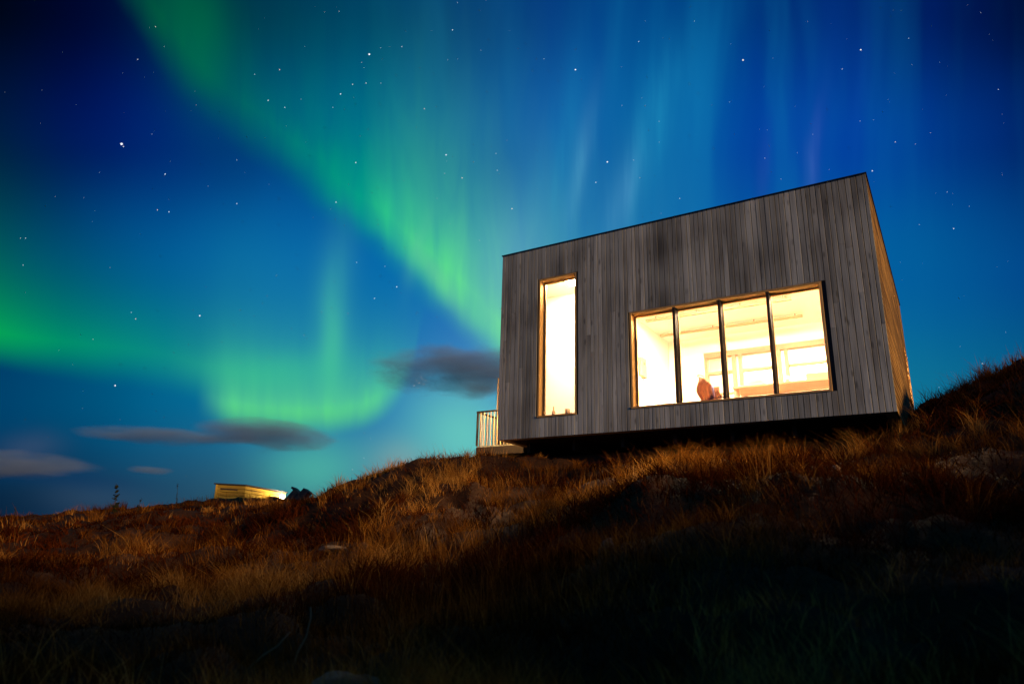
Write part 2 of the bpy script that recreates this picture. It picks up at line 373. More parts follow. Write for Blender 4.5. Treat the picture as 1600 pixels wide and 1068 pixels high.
def height(x, y):
    x = np.asarray(x, float); y = np.asarray(y, float); z = np.full(x.shape, W_[n_])+W_[n_+1]*x+W_[n_+2]*y
    for i in range(n_): z += W_[i]*tps((x-TP[i, 0])**2+(y-TP[i, 1])**2)
    r = np.hypot(x, y)
    k = np.clip((r-38)/40, 0, 1); k = k*k*(3-2*k)
    z = z*(1-k)+k*(-5-np.clip(r-60, 0, 400)*.02)
    for hx, hy, hr, hh in HUMP: z += hh*np.exp(-(((x-hx)**2+(y-hy)**2)/hr**2))*.8
    a = vnoise(x*.9, y*.9, 1)*.20+vnoise(x*2.1, y*2.1, 2)*.17+vnoise(x*4.7, y*4.7, 3)*.11+vnoise(x*11, y*11, 4)*.035+vnoise(x*31, y*31, 8)*.010
    s = (x-CA[0])*E_[0]+(y-CA[1])*E_[1]; t = (x-CA[0])*DD[0]+(y-CA[1])*DD[1]
    nh = np.clip((t+2.7)/1.4, 0, 1)*np.clip((s-1.2)/1.2, 0, 1)*np.clip((HW+.2-s)/.8, 0, 1)*(t < HD)
    z += a*np.clip(r/3, .3, 1)*(1-.75*nh)-.25*nh
    ins = (s > -.1) & (s < HW-.06) & (t > .12) & (t < HD-.06)
    return np.where(ins, np.minimum(z, 1.72), z)
nr, na = 330, 560
rr = np.concatenate([[0.], np.geomspace(.25, 60, nr-26), np.geomspace(66, 6000, 25)])
fa = np.linspace(R(-48), R(48), 430); ba = np.linspace(R(48), R(312), na-430+2)[1:-1]
aa = np.concatenate([fa, ba]); na = len(aa)
RR, AA = np.meshgrid(rr, aa, indexing='ij')
gx, gy = RR*np.sin(AA), RR*np.cos(AA); gz = height(gx, gy)
i0 = np.arange(len(rr)-1)[:, None]; j0 = np.arange(na)[None, :]; j1 = (j0+1) % na
quads = np.stack([i0*na+j0, (i0+1)*na+j0, (i0+1)*na+j1, i0*na+j1], -1).reshape(-1, 4)
def npmesh(name, co, faces, smooth=True, attr=None):
    me = bpy.data.meshes.new(name); k = faces.shape[1]
    me.vertices.add(len(co)); me.vertices.foreach_set('co', np.ascontiguousarray(co, np.float32).ravel())
    me.loops.add(faces.size); me.loops.foreach_set('vertex_index', faces.astype(np.int32).ravel())
    me.polygons.add(len(faces)); me.polygons.foreach_set('loop_start', np.arange(0, faces.size, k, dtype=np.int32))
    me.update(calc_edges=True)
    if smooth: me.polygons.foreach_set('use_smooth', np.ones(len(faces), bool))
    if attr is not None:
        a = me.attributes.new('tint', 'FLOAT', 'POINT'); a.data.foreach_set('value', attr.astype(np.float32))
    return me
m_, g = newmat('soil')
tc = g.n('ShaderNodeTexCoord'); co = V(g, tc.outputs['Object'])
f1 = g.noise(co, 1.3, 4., .6); f2 = g.noise(co, 22., 5., .65); f3 = g.noise(co, 90., 3., .6)
c = g.ramp(f1*.6+f2*.4, [(.35, (.02, .009, .004)), (.5, (.045, .02, .008)), (.62, (.08, .038, .014)), (.75, (.035, .02, .008))])
finish(g, bsdf(g, c, .95, f2*.6+f3*.4, .9, .05, spec=.1))
ground = tag(link('ground', npmesh('ground', np.stack([gx, gy, gz], -1).reshape(-1, 3), quads), MAT['soil']), 'rough dark heath slope rising to the cabin', kind='structure')
def gh(x, y): return float(height(np.array([x]), np.array([y]))[0])

# ------------------------------------------------------------------ cabin
cabin = thing('cabin', 'grey timber-clad box cabin with brightly lit windows on the slope', 'cabin', (CA[0], CA[1], FLOOR), AZ)
def plank(name, cx, a0, a1, w_, mat_, face, th=.024, proud=0., parent=cabin):
    """one board with eased edges. face 'front': upright, a0..a1 along z; 'right'/'left': level, a0..a1 along y"""
    c = .0022; prof = [(0, 0), (0, th-c), (c, th), (w_-c, th), (w_, th-c), (w_, 0)]
    vs = []
    for a in (a0, a1):
        for u, v in prof:
            v2 = v+proud
            if face == 'front': vs.append((cx+u, .026-v2, a))
            elif face == 'right': vs.append((HW-.026+v2, a, cx+u))
            elif face == 'left': vs.append((.026-v2, a, cx+u))
            elif face == 'back': vs.append((cx+u, HD-.026+v2, a))
    fs = [tuple(range(6)), tuple(range(11, 5, -1))]+[(k, k+6, (k+1) % 6+6, (k+1) % 6) for k in range(6)]
    me = bpy.data.meshes.new(name); me.from_pydata(vs, [], fs); bm = bmesh.new(); bm.from_mesh(me); bmesh.ops.recalc_face_normals(bm, faces=bm.faces[:]); bm.to_mesh(me); bm.free()
    return link(name, me, MAT[mat_], parent)
WIN = [(.83, 1.61, .325, 2.965), (2.62, 5.68, .335, 2.02)]
x_ = 0.
while x_ < HW-.05:
    pw = min(random.choice([.062, .078, .078, .083, .095]), HW-x_)
    if HW-x_-pw < .04: pw = HW-x_
    spans = [(-.02, HH)]
    for (s0, s1, h0, h1) in WIN:
        if x_+pw > s0+.01 and x_ < s1-.01: spans = [(-.02, h0), (h1, HH)]
    for a, b in spans:
        cuts = [a, b]
        if b-a > 2 and random.random() < .6: cuts = [a, a+random.uniform(.25, .75)*(b-a), b]
        for p, q in zip(cuts, cuts[1:]): plank('plank', x_+.0045, p+.001, q-.001, pw-.009, 'weathered_wood', 'front', proud=random.uniform(-.0009, .0009))
    x_ += pw
# side walls: level boards
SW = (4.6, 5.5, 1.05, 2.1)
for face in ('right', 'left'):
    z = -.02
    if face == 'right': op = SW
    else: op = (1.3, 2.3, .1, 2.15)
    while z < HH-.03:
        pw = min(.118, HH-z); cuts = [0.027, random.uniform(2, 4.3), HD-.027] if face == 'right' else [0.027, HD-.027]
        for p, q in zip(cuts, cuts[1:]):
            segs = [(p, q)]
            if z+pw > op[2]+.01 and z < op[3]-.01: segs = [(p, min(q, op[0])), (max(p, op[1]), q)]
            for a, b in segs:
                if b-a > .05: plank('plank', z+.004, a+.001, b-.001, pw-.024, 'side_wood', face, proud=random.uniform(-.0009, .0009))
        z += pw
for k in range(int(HW/.6)+1):
    a = k*.6; b = min(a+.6, HW)
    if b-a > .05: plank('plank', a+.003, -.02, HH, b-a-.006, 'weathered_wood', 'back')
# walls behind the boards, with the openings
def wall_with(name, holes, mk, L, y0, H0=-.02, H1=HH-.05):
    q = MB(); xs = sorted({0., L, *[v for h in holes for v in h[:2]]})
    for a, b in zip(xs, xs[1:]):
        zs = [(H0, H1)]
        for h in holes:
            if a >= h[0]-1e-6 and b <= h[1]+1e-6: zs = [(H0, h[2]), (h[3], H1)]
        for p, r_ in zs:
            if r_-p > .001: mk(q, a, b, p, r_)
    return q
q = wall_with('wall', WIN, lambda q, a, b, p, r_: q.box((a+(.03 if a == 0 else 0), .032, p), (b-(.03 if b == HW else 0), .17, r_)), HW, 0); q.done('wall', MAT['white_paint'], cabin)
q = wall_with('wall', [SW], lambda q, a, b, p, r_: q.box((HW-.16, a+(.18 if a == 0 else 0), p), (HW-.032, b-(.18 if b == HD else 0), r_)), HD, 0); q.done('wall', MAT['white_paint'], cabin)
q = wall_with('wall', [(1.3, 2.3, .1, 2.15)], lambda q, a, b, p, r_: q.box((.032, a+(.18 if a == 0 else 0), p), (.16, b-(.18 if b == HD else 0), r_)), HD, 0); q.done('wall', MAT['white_paint'], cabin)
box('wall', (.03, HD-.17, -.02), (HW-.03, HD-.032, HH-.05), MAT['white_paint'], cabin)
box('floor', (.17, .175, .0), (HW-.17, HD-.18, .12), MAT['floor_wood'], cabin)
box('roof', (.04, .04, HH-.045), (HW-.04, HD-.04, HH-.01), MAT['roof_felt'], cabin)
q = MB(); q.box((-.012, -.012, HH+.002), (HW+.012, .06, HH+.02)); q.box((-.012, HD-.06, HH+.002), (HW+.012, HD+.012, HH+.02)); q.box((-.012, .062, HH+.002), (.06, HD-.062, HH+.02)); q.box((HW-.06, .062, HH+.002), (HW+.012, HD-.062, HH+.02))
q.done('roof_edge_trim', MAT['dark_metal'], cabin)
box('ceiling', (1.81, .175, 2.75), (HW-.17, 4.3, 2.83), MAT['ceiling_paint'], cabin)
box('ceiling', (.17, .175, 3.2), (1.71, HD-.18, 3.28), MAT['ceiling_paint'], cabin)
box('ceiling', (1.81, 4.42, 2.9), (HW-.17, HD-.18, 2.98), MAT['ceiling_paint'], cabin)
box('partition_wall', (1.72, .175, .125), (1.8, HD-.18, 3.3), MAT['white_paint'], cabin)
box('partition_wall', (.17, 1.5, .125), (1.715, 1.58, 3.19), MAT['white_paint'], cabin)
# glazed partition at the back of the room
box('partition_wall', (1.81, 4.3, .125), (2.62, 4.4, 2.9), MAT['white_paint'], cabin)
box('partition_wall', (2.62, 4.3, 2.38), (HW-.17, 4.4, 2.9), MAT['white_paint'], cabin)
box('partition_wall', (2.62, 4.3, .125), (HW-.17, 4.4, .9), MAT['white_paint'], cabin)
iw = MB(); iw.box((2.62, 4.27, 2.26), (HW-.17, 4.42, 2.378)); iw.box((2.622, 4.27, .902), (HW-.17, 4.42, .96))
for s_ in (2.62, 3.22, 3.36, 4.16, 4.3, 5.1, 5.24, 6.02): iw.box((s_, 4.28, .962), (s_+.07, 4.41, 2.258))
iw.done('inner_window_frame', MAT['interior_wood'], cabin)
for s_, e_ in ((2.69, 3.22), (3.43, 4.16), (4.37, 5.1), (5.31, 6.02)):
    box('inner_window_rail', (s_, 4.3, 1.88), (e_, 4.39, 1.94), MAT['interior_wood'], cabin)
    box('inner_window_rail', (s_, 4.3, 1.42), (e_, 4.39, 1.46), MAT['interior_wood'], cabin)
# dark wind barrier behind the open joints of the boards
def mem(holes, L, mk):
    q = MB(); xs = sorted({0.03, L-.03, *[v for h in holes for v in h[:2]]})
    for a, b in zip(xs, xs[1:]):
        zs = [(-.01, HH-.05)]
        for h in holes:
            if a >= h[0]-1e-6 and b <= h[1]+1e-6: zs = [(-.01, h[2]), (h[3], HH-.05)]
        for p, r_ in zs:
            if r_-p > .02: q.box(*mk(a, b, p, r_))
    q.done('wind_barrier', MAT['roof_felt'], cabin)
mem(WIN, HW, lambda a, b, p, r_: ((a, .0275, p), (b, .031, r_)))
mem([SW], HD, lambda a, b, p, r_: ((HW-.031, a, p), (HW-.0275, b, r_)))
mem([(1.3, 2.3, .1, 2.15)], HD, lambda a, b, p, r_: ((.0275, a, p), (.031, b, r_)))
# facade windows
def win(s0, s1, h0, h1, nm, n, dep=.24):
    j = .034
    fr = MB(); fr.box((s0+.001, .006, h0+j), (s0+j, dep, h1-j)); fr.box((s1-j, .006, h0+j), (s1-.001, dep, h1-j)); fr.box((s0+.001, .006, h1-j+.001), (s1-.001, dep, h1-.001)); fr.box((s0+.001, -.01, h0+.001), (s1-.001, dep, h0+j-.001))
    f = fr.bevel(.003).done('window_frame', MAT['jamb_wood'], cabin)
    f['label'] = nm
    a0, a1 = s0+j, s1-j; wd = (a1-a0)/n; yg = .185
    sh = MB(); t_ = .026
    for k in range(n):
        p, q_ = a0+k*wd+.001, a0+(k+1)*wd-.001
        for b_ in (((p, yg-.02, h0+j), (p+t_, yg+.02, h1-j)), ((q_-t_, yg-.02, h0+j), (q_, yg+.02, h1-j)), ((p+t_+.001, yg-.02, h0+j), (q_-t_-.001, yg+.02, h0+j+t_)), ((p+t_+.001, yg-.02, h1-j-t_), (q_-t_-.001, yg+.02, h1-j))): sh.box(*b_)
        box('pane', (p+t_, yg-.003, h0+j+t_), (q_-t_, yg+.003, h1-j-t_), MAT['glass'], f)
    sh.done('sash', MAT['jamb_wood'], f)
    for k in range(1, n):
        c_ = a0+k*wd
        box('mullion', (c_-.022, .0, h0+j+.001), (c_+.022, yg-.024, h1-j-.001), MAT['dark_frame'], f, .003)
win(*WIN[0], 'tall narrow window frame with orange lit wooden jambs', 1)
win(*WIN[1], 'wide window frame divided into four panes', 4)
# side window with projecting box frame, glazed door at the left end
fr = MB(); a, b, p, r_ = SW
fr.box((HW-.16, a, p+.03), (HW+.035, a+.03, r_-.03)); fr.box((HW-.16, b-.03, p+.03), (HW+.035, b, r_-.03)); fr.box((HW-.16, a, r_-.029), (HW+.035, b, r_)); fr.box((HW-.16, a, p), (HW+.035, b, p+.029))
f = fr.bevel(.003).done('window_frame', MAT['jamb_wood'], cabin); f['label'] = 'box frame of the window in the right side wall'
box('pane', (HW-.09, a+.03, p+.03), (HW-.084, b-.03, r_-.03), MAT['glass'], f)
dr = MB(); dr.box((.04, 1.3, .1), (.12, 1.38, 2.15)); dr.box((.04, 2.22, .1), (.12, 2.3, 2.15)); dr.box((.04, 1.382, 2.05), (.12, 2.218, 2.15)); dr.box((.04, 1.382, .1), (.12, 2.218, .2))
f = dr.done('door', MAT['jamb_wood'], cabin); f['label'] = 'glazed door in the left end wall'
box('pane', (.075, 1.38, .2), (.082, 2.22, 2.05), MAT['glass'], f)
# underside: joists, beam, piers
for k in range(6):
    a = .35+k*.93; box('joist', (a, .5, -.2), (a+.06, HD-.3, -.022), MAT['dark_timber'], cabin)
box('subfloor', (.02, .03, -.018), (HW-.02, HD-.03, -.002), MAT['dark_timber'], cabin)
for t_ in (1.1, 5.2):
    box('beam', (.3, t_, -.38), (HW-.8, t_+.12, -.202), MAT['dark_timber'], cabin)
    for s_ in (.7, 3.1, 5.6): box('pier', (s_, t_-.04, -1.1), (s_+.2, t_+.16, -.382), MAT['concrete'], cabin)
# ceiling track bars and lamps of the cabin
for t_, tag_ in ((2.4, 0), (3.5, 1)):
    o = thing('ceiling_track', ['nearer thin ceiling track across the wide window room', 'farther thin ceiling track across the wide window room'][tag_], 'light track', Vector(cabin.matrix_world.translation), 0, 'ceiling tracks inside the cabin')
    o.location = (CA[0], CA[1], FLOOR); o.rotation_euler = (0, 0, AZ)
    box('rail', (1.9 if tag_ else 2.0, t_, 2.66), (4.85, t_+.07, 2.70), MAT['brown_box'], o)
    for s_ in (2.2, 3.05, 3.9, 4.7): box('hanger', (s_, t_+.025, 2.702), (s_+.02, t_+.045, 2.748), MAT['interior_wood'], o)
def cab_thing(name, label, cat, group=None): return thing(name, label, cat, (CA[0], CA[1], FLOOR), AZ, group)
for a, b, lb, mm in (((3.0, 1.2, 2.70), (4.0, 1.6, 2.748), 'ceiling lamp over the left part of the wide window room', 'lamp_light'),
                 ((4.7, 1.2, 2.70), (5.7, 1.6, 2.748), 'ceiling lamp over the right part of the wide window room', 'lamp_light'),
                 ((1.0, .75, 3.14), (1.5, 1.0, 3.196), 'ceiling lamp above the tall narrow window', 'lamp_light'),
                 ((.9, 2.2, 3.14), (1.4, 2.7, 3.196), 'ceiling lamp in the hall by the balcony door', 'lamp_small'),
                 ((3.6, 5.2, 2.84), (5.2, 5.6, 2.898), 'ceiling lamp in the back room behind the inner windows', 'lamp_small')):
    o = cab_thing('ceiling_lamp', lb, 'ceiling lamp', 'lit ceiling lamps inside the cabin')
    box('lamp_housing', (a[0]-.02, a[1]-.02, a[2]+.012), (b[0]+.02, b[1]+.02, b[2]), MAT['white_paint'], o)
    box('diffuser', a, (b[0], b[1], a[2]+.011), MAT[mm], o)

# ------------------------------------------------------------------ things seen through the windows
tb = cab_thing('table', 'wooden work table behind the third and fourth panes', 'table')
box('tabletop', (3.9, 1.5, .86), (5.9, 2.2, .9), MAT['interior_wood'], tb, .004)
for a, b in ((3.95, 1.55), (5.8, 1.55), (3.95, 2.1), (5.8, 2.1)): box('leg', (a, b, .122), (a+.05, b+.05, .858), MAT['interior_wood'], tb)
q = MB()
for k in range(4): q.box((4.1+.03*k, 1.55, .903+.022*k), (4.45-.02*k, 1.85, .922+.022*k))
tag(q.done('paper_stack', MAT['violet_paper'], None, loc=(CA[0], CA[1], FLOOR), rz=AZ), 'low violet stack of papers on the table left half', 'papers')
q = MB(); q.box((5.1, 1.55, .903), (5.5, 1.8, 1.02)).bevel(.01); tag(q.done('storage_box', MAT['brown_box'], None, loc=(CA[0], CA[1], FLOOR), rz=AZ), 'brown storage box on the table right half', 'box')
q = MB(); q.lathe((4.8, 1.6, .902), [(.03, 0), (.04, .01), (.042, .1), (.036, .1), (.034, .02)], 14); tag(q.done('mug', MAT['ceramic'], None, True, loc=(CA[0], CA[1], FLOOR), rz=AZ), 'brown mug standing on the middle of the table', 'mug')
ch = cab_thing('chair', 'low brown chair behind the second pane under an orange coat', 'chair')
box('seat', (3.55, .62, .45), (4.05, 1.1, .5), MAT['black_plastic'], ch, .01)
box('backrest', (3.62, .6, .52), (3.92, .63, .72), MAT['brown_box'], ch, .01)
for a, b in ((3.57, .64), (3.98, .64), (3.57, 1.04), (3.98, 1.04)): box('leg', (a, b, .122), (a+.04, b+.04, .448), MAT['black_plastic'], ch)
q = MB(); gv = []
for i_ in range(26):
    u_ = i_/25; row = []
    for j_ in range(22):
        v_ = j_/21; top = .88-.34*max(0, u_-.12)**1.2-.10*max(0, .16-u_)*6*max(0, .16-u_); z_ = top*(1-v_)+.40*v_
        fold = .035*math.sin(u_*17+v_*4)*(.3+v_)+.02*math.sin(u_*41+v_*7)+.05*math.sin(v_*5+u_*3)
        row.append(q.b.verts.new((3.60+.36*u_+.02*math.sin(v_*9+u_*5), .53-fold-.05*math.sin(v_*3.1), z_+.012*math.sin(u_*30))))
    gv.append(row)
for i_ in range(25):
    for j_ in range(21): q.b.faces.new((gv[i_][j_], gv[i_+1][j_], gv[i_+1][j_+1], gv[i_][j_+1]))
bmesh.ops.solidify(q.b, geom=q.b.faces[:], thickness=.02)
coat = q.done('coat', MAT['orange_cloth'], None, True, loc=(CA[0], CA[1], FLOOR), rz=AZ); tag(coat, 'rumpled orange coat hung over the chair behind the second pane', 'coat')
q = MB(); q.tube([(3.6, .47, .88), (3.63, .44, .91), (3.67, .46, .905), (3.71, .5, .87)], [.012, .02, .02, .01], 8); q.done('collar', MAT['white_paint'], coat, True)
q = MB(); q.tube([(3.84, .46, .72), (3.86, .42, .62), (3.87, .42, .52)], [.016, .018, .014], 8); q.done('sleeve', MAT['blue_cloth'], coat, True)
pts = [(2.55+.02*math.sin(k*.6)+.28*(k/14)**3, .5, 1.9-1.4*(k/14)) for k in range(15)]
q = MB(); q.tube(pts, .008, 6); tag(q.done('cable', MAT['brown_box'], None, True, loc=(CA[0], CA[1], FLOOR), rz=AZ), 'thin cable hanging in a curve behind the first pane', 'cable')
o = cab_thing('wall_heater', 'small brown box on the wall behind the first pane', 'heater'); box('body', (1.8, 2.45, 1.55), (1.87, 2.75, 1.95), MAT['brown_box'], o, .01); box('dial', (1.871, 2.57, 1.8), (1.88, 2.63, 1.86), MAT['black_plastic'], o)
q = MB(); q.lathe((1.02, .27, .365), [(.03, 0), (.032, .02), (.03, .1), (.012, .13), (.011, .19), (.014, .2)], 12); tag(q.done('bottle', MAT['ceramic'], None, True, loc=(CA[0], CA[1], FLOOR), rz=AZ), 'slim bottle standing inside the tall narrow window', 'bottle')
q = MB(); q.lathe((1.3, .27, .365), [(.04, 0), (.045, .01), (.05, .13), (.044, .13), (.04, .02)], 12); tag(q.done('cup', MAT['ceramic'], None, True, loc=(CA[0], CA[1], FLOOR), rz=AZ), 'brown cup standing inside the tall narrow window', 'cup')
q = MB(); q.box((.87, .245, .34), (1.57, .4, .362)); q.done('window_sill', MAT['white_paint'], cabin)

# ------------------------------------------------------------------ balcony at the left end
bal = cab_thing('balcony', 'small timber balcony with upright bars at the left end of the cabin', 'balcony')
for k in range(11):
    a = -1.14+k*.103; box('deck_board', (a, 1.02, .05), (a+.097, 2.6, .08), MAT['weathered_wood'], bal)
box('deck_frame', (-1.15, 1.0, -.11), (-.03, 1.04, .048), MAT['dark_timber'], bal); box('deck_frame', (-1.15, 2.58, -.11), (-.03, 2.62, .048), MAT['dark_timber'], bal)
box('deck_frame', (-1.15, 1.042, -.11), (-1.11, 2.578, .048), MAT['dark_timber'], bal)
box('top_rail', (-1.17, 1.0, .76), (-.03, 1.045, .79), MAT['dark_frame'], bal); box('top_rail', (-1.17, 1.047, .76), (-1.125, 2.62, .79), MAT['dark_frame'], bal)
for x, y in ((-1.165, 1.005), (-1.165, 2.58)): box('post', (x, y, .082), (x+.035, y+.035, .758), MAT['dark_frame'], bal)
for k in range(13): box('baluster', (-1.07+k*.08, 1.012, .082), (-1.056+k*.08, 1.028, .758), MAT['pale_bar'], bal)
for k in range(18): box('baluster', (-1.155, 1.11+k*.08, .082), (-1.141, 1.124+k*.08, .758), MAT['pale_bar'], bal)
box('screen', (-.72, 1.06, .082), (-.035, 1.1, 1.46), MAT['old_board'], bal, label='dark boarded screen beside the cabin wall')
for x in (-1.1,): box('post', (x, 1.1, -1.2), (x+.08, 1.18, -.112), MAT['dark_timber'], bal); box('post', (x, 2.45, -1.2), (x+.08, 2.53, -.112), MAT['dark_timber'], bal)
o = tag(link('wall_lamp', None, None, bal, (0, 0, 0)), None)
box('lamp_glass', (-.09, .62, .85), (-.005, .70, .98), MAT['lamp_deck'], bal)
o2 = bpy.data.objects['wall_lamp']; bpy.data.objects.remove(o2)

# ------------------------------------------------------------------ little shed beyond the ridge, and the tipped box
sx, sy = -10.99, 30.05; sz = gh(sx, sy); ST = 2.50
shed = thing('shed', 'small yellow-lit boarded shed on the far skyline left of the cabin', 'shed', (sx, sy, 0), 0)
L1 = Vector((-1.12, -.35, 0)); L2 = Vector((1.35, 1.1, 0)); u1 = L1.normalized(); u2 = L2.normalized()
def quadbox(name, p, q_, z00, z01, z10, z11, m_, parent, th=.03):
    nrm = (q_-p).normalized().cross(Vector((0, 0, 1)))*th
    vs = [(*p.xy, z00), (*q_.xy, z10), (*q_.xy, z11), (*p.xy, z01)]; vs2 = [(v[0]-nrm.x, v[1]-nrm.y, v[2]) for v in vs]
    me = bpy.data.meshes.new(name); me.from_pydata(vs+vs2, [], [(0, 1, 2, 3), (7, 6, 5, 4), (0, 4, 5, 1), (1, 5, 6, 2), (2, 6, 7, 3), (3, 7, 4, 0)])
    bm = bmesh.new(); bm.from_mesh(me); bmesh.ops.recalc_face_normals(bm, faces=bm.faces[:]); bm.to_mesh(me); bm.free()
    return link(name, me, m_, parent)
Z0 = 1.2; nb = 9
for k in range(nb):
    a, b = Z0+(ST-Z0)*k/nb+.014, Z0+(ST-Z0)*(k+1)/nb-.014
    quadbox('board', L1, Vector((0, 0, 0)), a, b, a, b, MAT['yellow_board'], shed)
    f_ = .80
    a2, b2 = Z0+(ST-.17-Z0)*k/nb+.014, Z0+(ST-.17-Z0)*(k+1)/nb-.014
    quadbox('board', Vector((.001, 0, 0)), L2, a, b, a2, b2, MAT['yellow_board'], shed)
quadbox('board', L2, L2+L1, Z0, ST-.17, Z0, ST-.17, MAT['yellow_board'], shed); quadbox('board', L2+L1, L1, Z0, ST-.17, Z0, ST, MAT['yellow_board'], shed)
me = bpy.data.meshes.new('roof'); o_ = -u1*.05-u2*.0
cs = [L1+u1*.04-u2*.04, -u2*.04-u1*.04, L2+u2*.05-u1*.04, L1+L2+u1*.04+u2*.05]; zz = [ST+.01, ST+.01, ST-.165, ST-.165]
me.from_pydata([(*c.xy, z) for c, z in zip(cs, zz)]+[(*c.xy, z+.05) for c, z in zip(cs, zz)], [], [(3, 2, 1, 0), (4, 5, 6, 7), (0, 1, 5, 4), (1, 2, 6, 5), (2, 3, 7, 6), (3, 0, 4, 7)])
link('roof', me, MAT['roof_felt'], shed)
quadbox('vent', L1*.82+Vector((0, -.02, 0)), L1*.25+Vector((0, -.02, 0)), ST-.2, ST-.13, ST-.2, ST-.15, MAT['dark_timber'], shed)
lp = L2*.86+Vector((.2, -.24, 0))
box('wall_lamp', (lp.x-.06, lp.y-.05, ST-.42), (lp.x+.06, lp.y+.05, ST-.3), MAT['lamp_light'], shed, label='bright lamp on the right side wall')
box('lamp_bracket', (lp.x-.16, lp.y+.02, ST-.37), (lp.x-.061, lp.y+.05, ST-.34), MAT['dark_metal'], shed)

bx, by = -6.08, 21.1; bz = gh(bx, by)
cr = thing('tipped_crate', 'dark tipped wooden crate half sunk behind the ridge right of the shed', 'crate', (bx, by, bz+.16), 0)
rt = Matrix.Rotation(R(38), 3, 'Y')
for dx, dz, h_ in ((-.13, .03, .3), (.12, .04, .34)):
    for k in range(3):
        q = MB(); q.box((dx-.09, -.25+.17*k, -.25), (dx+.09, -.09+.17*k, h_-.2), rt, (dx, 0, 0)); q.done('board', MAT['old_board'], cr)
q = MB(); q.box((-.28, -.27, -.02), (.42, .27, .03), rt, (0, 0, 0)); q.done('lid', MAT['old_board'], cr)

# ------------------------------------------------------------------ rocks, stems, plants
def rock(x, y, r, label, m_='stone', seed=0, name='rock'):
    q = MB(); q.blob((0, 0, 0), r, .28, 3, seed, 1.7); o = q.done(name, MAT[m_], None, True, loc=(x, y, gh(x, y)+r[2]*.25)); return tag(o, label, 'rock')
rock(-.62, 3.05, (.13, .14, .05), 'low brown rock at the bottom edge of the picture left of centre', seed=3)
rock(.62, 4.5, (.05, .05, .05), 'small round brown stone in the foreground below the cabin', seed=5)
rock(3.0, 6.5, (.045, .04, .07), 'small pale upright stone on the slope below the wide window', seed=9)
rock(-1.75, 7.4, (.14, .1, .035), 'flat orange-lit stone in the grass mid slope', seed=11)
#rock(1.75, 3.6, (.25, .2, .08), 'low mossy rock in the dark right foreground', seed=14)
def dock(x, y, h_, label, m_='leaf_dark', seed=0, group=None, tips=1.):
    rd = random.Random(seed); o = thing('dock_plant', label, 'plant', (x, y, gh(x, y)-.02), 0, group)
    lean = rd.uniform(-.15, .15); pts = [(lean*h_*(k/6)**1.5, 0, h_*k/6) for k in range(7)]
    MB().tube(pts, [.007*(1-k/8) for k in range(7)], 5).done('stem', MAT[m_], o)
    lf = MB()
    for k in range(int(26*h_/.5)+8):
        f_ = rd.uniform(.15, 1.); c = Vector((lean*h_*f_**1.5, 0, h_*f_)); an = rd.uniform(0, 6.28); L = h_*rd.uniform(.05, .15)*(1.2-f_*.6)*tips
        dv = Vector((math.cos(an)*L, math.sin(an)*L, L*rd.uniform(.2, .9))); sdv = Vector((-math.sin(an), math.cos(an), 0))*L*.28
        v = [lf.b.verts.new(p) for p in (c, c+dv*.5+sdv*1.9, c+dv*1.15, c+dv*.5-sdv*1.9+Vector((0, 0, L*.12)))]; lf.b.faces.new(v)
    lf.done('leaves', MAT[m_], o); return o
dock(-9.04, 16.71, .82, 'tall dark spiky dock plant against the sky far left', seed=1, group='dark plants on the skyline')
dock(-8.64, 16.92, .42, 'short dark plant right of the tall spiky one on the left skyline', seed=2, group='dark plants on the skyline')
dock(-7.91, 17.28, .66, 'thin dark stem between the tall spiky plant and the shed', seed=3, group='dark plants on the skyline', tips=.5)
dock(-12.3, 18.17, .34, 'low dark plant at the extreme left of the skyline', seed=4, group='dark plants on the skyline')
dock(-7.05, 16.6, .24, 'small tuft plant just left of the shed on the skyline', seed=6, group='dark plants on the skyline')
dock(-9.35, 16.9, .27, 'small dark plant left of the tall spiky one on the skyline', seed=8, group='dark plants on the skyline')
dock(2.46, 9.18, .3, 'reddish leafy plant under the cabin, left of its pair', 'leaf_red', 10, 'reddish plants under the cabin edge')
dock(2.75, 9.1, .26, 'reddish leafy plant under the cabin, right of its pair', 'leaf_red', 12, 'reddish plants under the cabin edge')
dock(3.3, 8.85, .22, 'short reddish plant under the cabin right of the reddish pair', 'leaf_red', 13, 'reddish plants under the cabin edge')
def stem(x, y, pts, label, rad=.006):
    z0 = gh(x, y); q = MB(); q.tube(pts, [rad*(1-.5*k/len(pts)) for k in range(len(pts))], 6); return tag(q.done('dry_stem', MAT['dry_stem'], None, True, loc=(x, y, z0)), label, 'stem')
stem(-.99, 3.6, [(0, 0, -.02), (.02, 0, .07), (.05, .01, .14), (.06, .02, .22), (.055, .02, .27)], 'pale bent dry stem standing in the left foreground')
stem(-1.12, 3.4, [(0, 0, .0), (.05, 0, .05), (.11, .0, .09), (.16, 0, .15)], 'short pale dry stem lying beside the bent one in the foreground')
